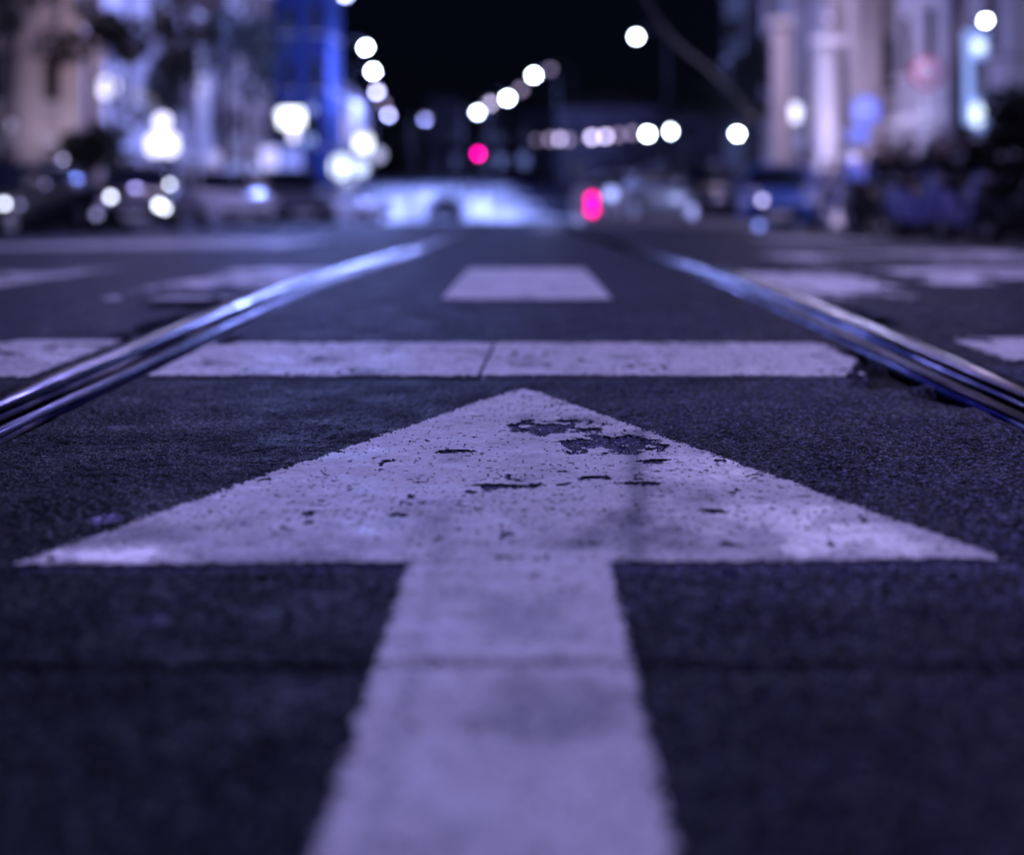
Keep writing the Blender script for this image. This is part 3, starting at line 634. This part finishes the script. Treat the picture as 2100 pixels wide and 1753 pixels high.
MB().box((.9, .1, .6), (1.3, .05, .05)).build('bracket', M_DARK, vs_)
lamp((-.3, -.8, -.5), 60, (.3, .45, 1), .3, vs_)

# ------------------------------------------------------------------ road signs
M_RED = mat('sign_red', (.5, .03, .12), .4); M_WHITE = mat('sign_white', (.78, .68, .78), .4); M_SBLUE = mat('sign_blue', (.22, .30, .95), .4); M_POLE = mat('grey_pole', (.3, .3, .32), .5, metal=.6)
def disc(mb, c, r, y0, y1, n=28):
    mb.loft([[(c[0] + r * math.cos(a), y, c[1] + r * math.sin(a)) for a in np.linspace(0, 2 * math.pi, n + 1)[:-1]] for y in (y0, y1)])
    return mb
p = P(1901, 149, 26); s1 = thing('road_sign', 'round white road sign with a red rim high on a pole at the right', 'road sign', (p.x, 26, g(p.x, 26)))
z1 = p.z - s1.location.z
MB().tube([(0, .05, 0), (0, .05, z1 + .3)], .03).build('pole', M_POLE, s1, True)
disc(MB(), (0, z1), .32, 0, -.015).build('rim', M_RED, s1); disc(MB(), (0, z1), .25, -.017, -.024).build('face', M_WHITE, s1)
lamp((.3, -1.6, z1 + .6), 100, (.9, .65, 1), .2, s1).name = 'light'  # added lamp without a fixture, lights the sign face
p = P(1776, 228, 28); s2 = thing('road_sign', 'blue round road sign with a small blue panel under it', 'road sign', (p.x, 28, g(p.x, 28)))
z1 = p.z - s2.location.z
MB().tube([(0, .05, 0), (0, .05, z1 + .35)], .03).build('pole', M_POLE, s2, True)
disc(MB(), (0, z1), .30, 0, -.015).build('face', M_SBLUE, s2); MB().box((-.15, -.01, z1 - .5), (.42, .02, .3)).build('panel', M_SBLUE, s2)
MB().box((0, -.022, z1), (.3, .006, .07), rz=0).build('bar', M_WHITE, s2)
lamp((-.2, -1.8, z1 + .3), 170, (.6, .6, 1), .2, s2)  # added lamp to brighten the blue sign and its panel

# ------------------------------------------------------------------ traffic signals
E_RED = em('red_signal', (1, 0.0, .36), 19); E_RED2 = em('red_marker', (1, 0.0, .30), 6.5)
tl = thing('traffic_light', 'traffic light showing red above the middle of the avenue', 'traffic light', (P(981, 316, 60).x, 60, g(0, 60)))
zt = P(981, 316, 60).z - tl.location.z
MB().tube([(0, .15, 0), (0, .15, zt + .3)], .06).build('pole', M_DARK, tl, True)
hs = MB().box((0, 0, zt - .3), (.34, .22, .98), bev=.03).build('housing', M_DARK, tl)
for i, (m_, n_) in enumerate(((E_RED, 'red_lens'), (mat('amber_off', (.05, .03, .005), .3), 'amber_lens'), (mat('green_off', (.005, .04, .02), .3), 'green_lens'))):
    disc(MB(), (0, zt - .3 * i), .115, -.112, -.13, 20).build(n_, m_, hs)
    MB().loft([[(.125 * math.cos(a), y, zt - .3 * i + .125 * math.sin(a)) for a in np.linspace(-.3, math.pi + .3, 12)] for y in (-.112, -.28)], closed=False, caps=False).build('visor', M_DARK, hs)
bl = thing('marker_post', 'short post on the traffic island with two stacked glowing red lamps', 'marker post', (P(1214, 420, 29).x, 29, g(2, 29) + .18))
zb = P(1214, 408, 29).z - bl.location.z; ze = P(1214, 431, 29).z - bl.location.z
MB().tube([(0, .1, 0), (0, .1, zb + .12)], .05).build('post', M_DARK, bl, True)
MB().box((0, .06, (zb + ze) / 2), (.3, .1, zb - ze + .3), bev=.02).build('housing', M_DARK, bl)
for z_ in (zb, ze): disc(MB(), (0, z_), .105, -.0, -.03, 20).build('red_lamp', E_RED2, bl)
wall_light('round bluish lamp right beside the red marker post', 1253, 398, 33, .3, .3, em('bluish_lamp', (.38, .45, 1), 2.6), 1500, col=(.4, .45, 1), round_=True)
wall_light('dim blue lamp above the right parked cars', 1464, 342, 40, .3, .3, em('dim_blue_lamp', (.2, .25, .8), .6), 0, round_=True)

# ------------------------------------------------------------------ cars
M_TYRE = mat('tyre_rubber', (.012, .012, .012), .85); M_RIM = mat('wheel_rim', (.45, .45, .48), .35, metal=.9)
M_CGLASS = mat('car_glass', (.012, .015, .025), .08); M_PLATE = mat('number_plate', (.6, .6, .62), .5)
M_HL = mat('headlight_lens', (.6, .6, .65), .12, metal=.3); M_TL = mat('tail_light_lens', (.25, .01, .03), .25)
def paint(name, c): return mat(name, c, .42, coat=.15, noise=.95)
def section(w, z0, z1, y, r=.16, n=5, tuck=.0):
    pts = []
    for (cx, cz, a0) in ((w - r, z1 - r, 0), (-(w - r), z1 - r, 90), (-(w - r), z0 + r * .6, 180), (w - r, z0 + r * .6, 270)):
        for k in range(n):
            a = R(a0 + 90 * k / (n - 1)); rz_ = r if a0 < 180 else r * .6
            pts.append((cx + r * math.cos(a), y, cz + rz_ * math.sin(a)))
    return pts
def make_car(body_m, name='parked_car'):
    """nose towards -Y"""
    root = thing(name, 'car', 'car', (0, 0, 0))
    st = [(-2.08, .62, .30, .60), (-2.02, .74, .24, .70), (-1.8, .82, .20, .80), (-1.3, .86, .18, .90), (-.75, .87, .18, .97), (0, .875, .18, 1.0), (.9, .87, .18, 1.02), (1.6, .85, .19, 1.02), (1.95, .80, .24, .98), (2.06, .70, .32, .9)]
    bo = MB().loft([section(w, a, b, y) for y, w, a, b in st]).build('body', body_m, root, True)
    gh = [(-.98, .68, .96), (-.55, .64, 1.22), (-.2, .60, 1.41), (.5, .60, 1.45), (1.2, .60, 1.40), (1.6, .62, 1.22), (1.9, .66, .99)]
    MB().loft([[(x, y, z) for x, z in ((-w - .12, .93), (-w - .02, (z1 + .93) / 2), (-w + .06, z1 - .02), (0, z1), (w - .06, z1 - .02), (w + .02, (z1 + .93) / 2), (w + .12, .93))] for y, w, z1 in gh]).build('windows', M_CGLASS, root, True)
    MB().loft([[(x, y, z) for x, z in ((-w + .02, z1 - .03), (-w + .1, z1 + .014), (0, z1 + .03), (w - .1, z1 + .014), (w - .02, z1 - .03))] for y, w, z1 in gh[2:5]]).build('roof', body_m, root, True)
    for sx in (-1, 1):
        for y0, z0_, y1, z1_ in ((-.98, .95, -.22, 1.41), (.35, .97, .30, 1.43), (1.88, .98, 1.22, 1.40)):
            MB().tube([(sx * .76, y0, z0_), (sx * .575, y1, z1_)], .035, 6).build('pillar', body_m, root)
        MB().box((sx * .97, -.62, 1.0), (.2, .12, .14), bev=.04).build('side_mirror', body_m, root)
        MB().ball((sx * .62, -1.97, .62), .13, (1.3, .7, .75)).build('headlight', M_HL, root, True)
        MB().box((sx * .68, 1.97, .82), (.18, .16, .26), bev=.04).build('tail_light', M_TL, root)
        for y in (-1.3, 1.28):
            wh = MB().tube([(sx * .68, y, .31), (sx * .70, y, .31), (sx * .88, y, .31), (sx * .89, y, .31)], [.27, .31, .31, .27], 22).build('wheel', M_TYRE, root, True)
            MB().tube([(sx * .885, y, .31), (sx * .905, y, .31)], [.2, .17], 16).build('rim', M_RIM, wh)
    MB().box((0, -2.08, .44), (1.1, .06, .14), bev=.02).build('grille', M_DARK, root)
    MB().box((0, -2.13, .36), (.52, .02, .11)).build('number_plate', M_PLATE, root)
    MB().box((0, 2.075, .6), (.52, .02, .11)).build('number_plate', M_PLATE, root)
    return root
C_BLACK = paint('black_car_paint', (.008, .008, .014)); C_WHITE = paint('white_car_paint', (.62, .62, .66)); C_BLUE = paint('blue_car_paint', (.03, .08, .30)); C_GREY = paint('grey_car_paint', (.10, .10, .13))
protos = {}
def car(px, Y, rz, paint_m, label, group, gy=None, X=None):
    key = paint_m.name
    if key in protos: o = copy_tree(protos[key])
    else: o = make_car(paint_m); protos[key] = o
    X = (px - VX) * Y / F if X is None else X
    o.location = (X, Y, g(X, Y)); o.rotation_euler = (0, 0, R(rz)); o['label'] = label; o['group'] = group
    return o
GL = 'cars parked along the left side'; GR = 'cars parked along the right side'; GC = 'cars out on the avenue'
car(18, 27, -12, C_BLACK, 'black parked car cut off by the left edge of the photograph', GL)
car(285, 29.5, 14, C_BLACK, 'black parked car with two bright headlight glints, under the globe-topped sign', GL)
car(120, 33, 70, C_GREY, 'dark grey parked car partly hidden between the two black cars', GL)
car(447, 33, 30, C_WHITE, 'white parked car between the black car and the blue-glazed dark car', GL)
car(592, 34, 20, C_GREY, 'dark grey parked car in front of the violet shopfront', GL)
car(692, 52, 78, C_WHITE, 'white car brightly lit, beyond the dark grey car near the lamps', GC)
car(912, 80, 175, C_BLACK, 'small dark car far away in the middle of the bright avenue', GC)
car(1318, 40, 80, C_WHITE, 'white car standing sideways behind the red marker post', GC)
car(1425, 31, 25, C_BLACK, 'black parked car right of the traffic island', GR)
car(1505, 35, 12, C_GREY, 'grey parked car between the black car and the blue car', GR)
car(1592, 30, -10, C_BLUE, 'blue parked car with bright headlights in front of the pale stone building', GR)
# glints on cars and mirrors, built as glowing balls on added stems
def glint(px, py, Y, r, e, label, watts=0):
    p = P(px, py, Y); X = p.x
    root = thing('lantern', label, 'glint', (X, Y, g(X, Y)), 0, 'glowing glints between the parked cars and the crowd')
    z = p.z - root.location.z
    MB().tube([(0, .03, 0), (0, .03, z)], .018, 6).build('stem', M_DARK, root)
    MB().ball((0, 0, z), r, (1, .8, 1)).build('glint_ball', e, root, True)
    if watts: lamp((0, -.3, z), watts, (.6, .6, 1), .1, root)
E_G1 = em('glint_bright', (.76, .80, 1), 11); E_G2 = em('glint_mid', (.6, .56, 1), 5.5); E_G3 = em('glint_dim', (.4, .38, .8), 2.2); E_GB = em('glint_blue', (.25, .32, 1), 2.5)
for px, py, Y, r, e, lb in ((9, 418, 24.6, .07, E_G1, 'bright headlight-high glint at the left edge'), (40, 421, 25, .06, E_G3, 'faint glint beside the bright one at the left edge'), (65, 344, 27, .05, E_G2, 'ring-like glint above the first black car'),
        (93, 378, 26.5, .05, E_G3, 'dim blue glint below the ring-like glint'), (129, 327, 28, .05, E_G2, 'glint high between the first two black cars'), (227, 404, 26.5, .075, E_G1, 'very bright glint left of the second black car'),
        (198, 440, 26, .09, E_G3, 'soft glint low under the very bright one'), (348, 379, 27, .06, E_G1, 'bright glint on the right above the twin glints'), (326, 421, 26.8, .09, E_G1, 'large bright glint at the front of the second black car'),
        (338, 428, 26.6, .07, E_G1, 'bright glint touching the large one at the car front'), (604, 368, 60, .12, E_G3, 'small glint before the shopfront'),
        (1512, 420, 30.5, .1, E_G2, 'bright round glint left of the blue car'), (1563, 411, 26.5, .08, E_G2, 'bright round glint at the left of the blue car bonnet'), (1481, 385, 31, .12, E_G3, 'soft glint above the grey car'),
        (1556, 463, 26, .1, E_GB, 'low blue glow below the blue car glint'), (2035, 296, 22, .035, E_G3, 'dim ring glint right of the blue sign foot'), (1900, 276, 25, .04, E_G3, 'dim ring glint below the round road sign'),
        (1874, 325, 23, .045, E_G2, 'left glint of the bright pair above the crowd'), (1898, 328, 23, .055, E_G1, 'right glint of the bright pair above the crowd'), (1934, 345, 22, .045, E_G2, 'glint right and below the bright pair'),
        (1952, 356, 22, .04, E_G3, 'dim glint next below in the descending row'), (1862, 361, 24, .04, E_G3, 'dim glint left below the bright pair'), (2094, 367, 20, .035, E_G3, 'dim glint at the right edge')):
    glint(px, py, Y, r * .75, e, lb)

# ------------------------------------------------------------------ trees
M_LEAF = mat('dark_foliage', (.012, .016, .012), .7, noise=.5, nscale=6); M_BARK = mat('bark', (.05, .04, .035), .9)
def tree(X, Y, h, cr, label, n=900, squash=1.0, group='street trees in front of the facades'):
    z0 = g(X, Y) + .1; root = thing('tree', label, 'tree', (X, Y, z0), 0, group)
    tr = MB().tube([(0, 0, 0), (.05, 0, h * .35), (-.03, .04, h * .62), (.05, 0, h * .85)], [.17, .12, .08, .03], 9)
    for i in range(7):
        a = i * 2.4; q = cr * .75
        tr.tube([(0, 0, h * (.45 + .04 * i)), (q * .5 * math.cos(a), q * .5 * math.sin(a), h * .62), (q * math.cos(a), q * math.sin(a), h * (.66 + .03 * i))], [.05, .03, .012], 6)
    tr.build('trunk', M_BARK, root, True)
    cl = [(random.gauss(0, .45) * cr, random.gauss(0, .45) * cr, h - cr * squash + random.gauss(0, .45) * cr * squash, random.uniform(.25, .5) * cr) for _ in range(16)]
    mb = MB()
    for i in range(n):
        cx, cy, cz, r_ = random.choice(cl); d = Vector((random.gauss(0, 1), random.gauss(0, 1), random.gauss(0, 1))).normalized() * r_ * random.uniform(.6, 1.05)
        c = Vector((cx, cy, cz)) + d; a = Vector((random.uniform(-1, 1), random.uniform(-1, 1), random.uniform(-1, 1))).normalized(); b = a.orthogonal().normalized(); s_ = random.uniform(.09, .2)
        mb.add([c - a * s_, c + b * s_ * .6, c + a * s_, c - b * s_ * .6], [(0, 1, 2, 3)])
    me = mb.build('crown', M_LEAF, root)
    return root
tree(P(232, 0, 44).x, 44, 7.6, 1.3, 'dark round tree crown above the white square shop sign', 1100)
tree(P(185, 0, 42).x, 42, 3.6, 1.2, 'low dark tree below the square shop sign at left', 900)
tree(P(350, 0, 46).x, 46, 8.6, 1.5, 'tall black tree between the left and the grey building', 1500, 1.6)
tree(P(505, 0, 60).x, 60, 10.5, 1.8, 'black tree in front of the brown building next to the blue tower', 1500, 1.3)
tree(P(5, 0, 44).x, 44, 9.0, 1.4, 'dark tree at the top left corner', 1000)
tree(P(1525, 0, 58).x, 58, 9.5, 1.9, 'dark tree left of the pale stone building on the right', 1500, 1.4)
for i, (px, Y, h, r_) in enumerate(((850, 165, 9, 3), (940, 180, 8, 3), (1120, 175, 8, 3), (1190, 172, 7, 3), (1300, 145, 6, 2.5), (1400, 130, 9, 4), (1470, 110, 11, 4.5))):
    tree(P(px, 0, Y).x, Y, h, r_, ['far tree left of the avenue end', 'far tree under the dim violet lamp', 'far tree behind the left end of the low lamp row', 'far tree behind the two lavender lamps', 'far tree behind the bright pair of lamps', 'far broad tree between the pair and the rightmost low lamp', 'far tree next to the rightmost low lamp'][i], 700, .9, 'far dark trees')
tree(P(2100, 0, 19).x, 19, 2.2, .75, 'black clipped bush at the right edge beside the crowd', 700)

# ------------------------------------------------------------------ people
def skinmesh(verts, edges, rad, sub=1):
    me = bpy.data.meshes.new('tmp'); me.from_pydata(verts, edges, []); o = bpy.data.objects.new('tmp', me); COL.objects.link(o)
    mo_ = o.modifiers.new('s', 'SKIN'); mo_.use_smooth_shade = True
    for i, v in enumerate(me.skin_vertices[0].data):
        r_ = rad[i]; v.radius = (r_, r_) if not isinstance(r_, tuple) else r_; v.use_root = (i == 0)
    if sub: o.modifiers.new('d', 'SUBSURF').levels = sub
    dg = bpy.context.evaluated_depsgraph_get(); out = bpy.data.meshes.new_from_object(o.evaluated_get(dg))
    bpy.data.objects.remove(o); return out
M_SKIN = mat('skin', (.35, .22, .18), .55); M_HAIR = mat('hair', (.02, .015, .012), .6)
def make_person(pose):
    """pose: 'stand' or 'walk'; faces -Y"""
    st = .32 if pose == 'walk' else .06
    J = dict(pelvis=(0, 0, .95), waist=(0, 0, 1.08), chest=(0, -.01, 1.30), neck=(0, 0, 1.47), chin=(0, -.045, 1.545), head=(0, -.01, 1.62), crown=(0, .01, 1.69), nose=(0, -.115, 1.595))
    V = list(J.values()); K = list(J.keys()); rad = [.115, .105, .13, .052, .062, .085, .075, .014]
    E = [(0, 1), (1, 2), (2, 3), (3, 4), (4, 5), (5, 6), (4, 7)]
    for s in (-1, 1):
        f = st * s
        i = len(V)
        V += [(s * .09, 0, .90), (s * .10, -f * .5 - .02, .50), (s * .10, -f + (.04 if f < 0 else 0), .10), (s * .11, -f - .15, .04)]; rad += [.09, .06, .042, .035]
        E += [(0, i), (i, i + 1), (i + 1, i + 2), (i + 2, i + 3)]
        i = len(V); b = -f * .6
        V += [(s * .19, 0, 1.40), (s * .25, b * -.3, 1.13), (s * .25, -.1 - b * .5, .88), (s * .25, -.13 - b * .5, .81)]; rad += [.062, .046, .033, .03]
        E += [(2, i), (i, i + 1), (i + 1, i + 2), (i + 2, i + 3)]
        h = V[i + 3]
        for k in range(4):                                     # four fingers and the thumb
            j = len(V); o_ = (k - 1.5) * .019; L_ = (.06, .07, .075, .058)[k]
            V += [(h[0], h[1] + o_, h[2] - .045), (h[0] - s * .01, h[1] + o_ - .004, h[2] - .045 - L_ * .55), (h[0] - s * .025, h[1] + o_ - .006, h[2] - .045 - L_)]; rad += [.010, .009, .007]
            E += [(i + 3, j), (j, j + 1), (j + 1, j + 2)]
        j = len(V); V += [(h[0] - s * .012, h[1] - .035, h[2] - .01), (h[0] - s * .02, h[1] - .05, h[2] - .045)]; rad += [.011, .008]; E += [(i + 3, j), (j, j + 1)]
    body = skinmesh(V, E, rad, 1)
    def sub(idx, add, cut=None):
        mp = {a: k for k, a in enumerate(idx)}
        return skinmesh([V[a] for a in idx], [(mp[a], mp[b]) for a, b in E if a in mp and b in mp], [rad[a] + add for a in idx], 1)
    arm = 4 + 4 + 14; l0 = 8; a0 = 12; l1 = 8 + 8 + 14; a1 = l1 + 4
    jacket = sub([0, 1, 2, a0, a0 + 1, a0 + 2, a1, a1 + 1, a1 + 2], .022)
    trous = sub([0, l0, l0 + 1, l0 + 2, l1, l1 + 1, l1 + 2], .02)
    shoes = [skinmesh([V[l + 2], V[l + 3]], [(0, 1)], [.052, .045], 1) for l in (l0, l1)]
    hair = MB().ball((0, .022, 1.645), .112, (.86, .95, .98))
    ears = None
    return body, jacket, trous, shoes, hair
PP = {k: make_person(k) for k in ('stand', 'walk')}
hairs = {}
for k in PP:
    h_ = PP[k][4].build('hair', M_HAIR); hairs[k] = h_.data; bpy.data.objects.remove(h_)
def cloth(n, c): return mat(n, c, .85, noise=.7, nscale=8)
CL = {'black': cloth('black_cloth', (.008, .008, .012)), 'navy': cloth('navy_cloth', (.012, .02, .06)), 'blue': cloth('bright_blue_cloth', (.16, .22, .75)), 'maroon': cloth('maroon_cloth', (.06, .008, .012)), 'pale': cloth('pale_cloth', (.40, .38, .48)), 'grey': cloth('grey_cloth', (.05, .05, .06))}
def person(px, Y, rz, pose, top, bottom, label, sc=1.0):
    X = (px - VX) * Y / F; z = g(X, Y) + (.14 if X > 7.6 and Y > 27.5 else 0)
    root = thing('person', label, 'person', (X, Y, z), R(rz), 'people on the right pavement'); root.scale = (sc,) * 3
    b, j, t, sh, _ = PP[pose]
    def put(nm, me, m):
        me = me.copy(); me.materials.clear(); me.materials.append(m); o = bpy.data.objects.new(nm, me); COL.objects.link(o); o.parent = root; return o
    put('body', b, M_SKIN); put('jacket', j, CL[top]); put('trousers', t, CL[bottom]); put('hair', hairs[pose], M_HAIR)
    for s_ in sh: put('shoe', s_, CL['black'])
for a in ((1650, 31, 20, 'walk', 'blue', 'navy', 'person in blue walking left of the white pilaster foot'),
          (1695, 32, -30, 'stand', 'pale', 'pale', 'person in pale clothes standing at the foot of the white pilaster'),
          (1722, 30, 40, 'walk', 'pale', 'blue', 'person in a pale jacket and blue trousers walking'),
          (1765, 27, 0, 'stand', 'blue', 'navy', 'person in a blue top standing below the blue road sign'),
          (1808, 24, 10, 'stand', 'black', 'black', 'person in black at the left end of the dark crowd'),
          (1838, 26, 150, 'walk', 'navy', 'black', 'person in navy seen from behind in the crowd'),
          (1868, 22, -20, 'stand', 'black', 'black', 'person in black below the bright pair of glints'),
          (1900, 25, 170, 'stand', 'blue', 'black', 'person in a bright blue top in the middle of the crowd'),
          (1930, 22, 0, 'walk', 'grey', 'black', 'person in grey walking through the crowd'),
          (1956, 24, 30, 'stand', 'maroon', 'black', 'person in a maroon top in the crowd'),
          (1986, 20, 180, 'stand', 'black', 'black', 'person in black with dark round head below the tall blue sign'),
          (2008, 24, -10, 'stand', 'blue', 'grey', 'person in blue and grey right of the dark round head'),
          (2040, 21, 20, 'walk', 'black', 'black', 'person in black second from the right edge'),
          (2082, 20, 190, 'stand', 'black', 'navy', 'person in black and navy at the right edge')):
    person(*a, sc=random.uniform(.95, 1.03))

# ------------------------------------------------------------------ scooters parked in front of the crowd
def make_scooter(pm):
    root = thing('scooter', 'scooter', 'scooter', (0, 0, 0))
    for y in (-.62, .62):
        w = MB().tube([(-.06, y, .24), (-.05, y, .24), (.05, y, .24), (.06, y, .24)], [.2, .24, .24, .2], 18).build('wheel', M_TYRE, root, True)
        MB().tube([(-.065, y, .24), (.065, y, .24)], .12, 12).build('rim', M_POLE, w)
    MB().loft([section(w, a, b, y, r=.07) for y, w, a, b in ((0.0, .12, .24, .34), (.12, .15, .24, .62), (.35, .18, .26, .74), (.7, .17, .36, .78), (.92, .09, .5, .72))]).build('body', pm, root, True)
    MB().loft([section(w, a, b, y, r=.05) for y, w, a, b in ((-.42, .13, .3, .36), (-.3, .16, .24, .30), (.05, .16, .24, .29))]).build('floor_board', pm, root, True)
    MB().loft([[(-.2, -.36, .3), (.2, -.36, .3), (.2, -.3, .32), (-.2, -.3, .32)], [(-.2, -.46, .7), (.2, -.46, .7), (.19, -.4, .7), (-.19, -.4, .7)], [(-.1, -.44, .92), (.1, -.44, .92), (.1, -.38, .92), (-.1, -.38, .92)]]).build('leg_shield', pm, root)
    MB().tube([(0, -.6, .3), (0, -.42, .95)], .03).build('fork', M_POLE, root, True)
    hb = MB().tube([(-.32, -.34, .98), (-.12, -.42, .97), (.12, -.42, .97), (.32, -.34, .98)], .016, 8).build('handlebar', M_DARK, root, True)
    for s in (-1, 1):
        MB().tube([(s * .24, -.4, .98), (s * .3, -.4, 1.15)], .006, 6).build('mirror_stem', M_DARK, hb); MB().ball((s * .31, -.39, 1.18), .06, (1, .3, .7)).build('mirror', M_HL, hb, True)
    MB().ball((0, -.47, .84), .08, (1, .6, 1)).build('headlight', M_HL, root, True)
    MB().loft([section(w, a, b, y, r=.04) for y, w, a, b in ((.1, .11, .74, .80), (.3, .15, .75, .84), (.7, .14, .79, .88), (.88, .08, .82, .86))]).build('seat', M_TYRE, root, True)
    return root
s0 = make_scooter(C_BLACK); s1_ = make_scooter(paint('pale_blue_scooter_paint', (.22, .24, .55))); s1_['group'] = 'x'
SC = ((1798, 20.5, 20, 0, 'black parked scooter, leftmost of the row on the right'), (1888, 19.4, 16, 1, 'pale blue parked scooter second from the left, below the bright pair of glints'),
      (1980, 18.5, 14, 1, 'pale blue parked scooter third from the left, below the tall blue sign'), (2076, 17.6, 22, 0, 'black parked scooter cut by the right edge'))
used = [False, False]
for px, Y, rz, k, lb in SC:
    src = (s0, s1_)[k]; o = copy_tree(src) if used[k] else src; used[k] = True; X = (px - VX) * Y / F
    o.location = (X, Y, g(X, Y)); o.rotation_euler = (0, 0, R(rz)); o['group'] = 'scooters parked in a row on the right'; o['label'] = lb
# awning
aw = thing('awning', 'pale lit awning between the white pilaster and the crowd', 'awning', (P(1762, 325, 34).x, 34, g(8.5, 34) + .14))
za = P(1762, 325, 34).z - aw.location.z
MB().box((0, 0, za), (.9, .8, .22), bev=.03).build('canopy', mat('awning_cloth', (.55, .52, .62), .8), aw)
for sx in (-.4, .4): MB().tube([(sx, -.3, 0), (sx, -.3, za - .1)], .03).build('post', M_POLE, aw)
lamp((-.2, -.9, za + .4), 60, (.65, .6, 1), .2, aw)
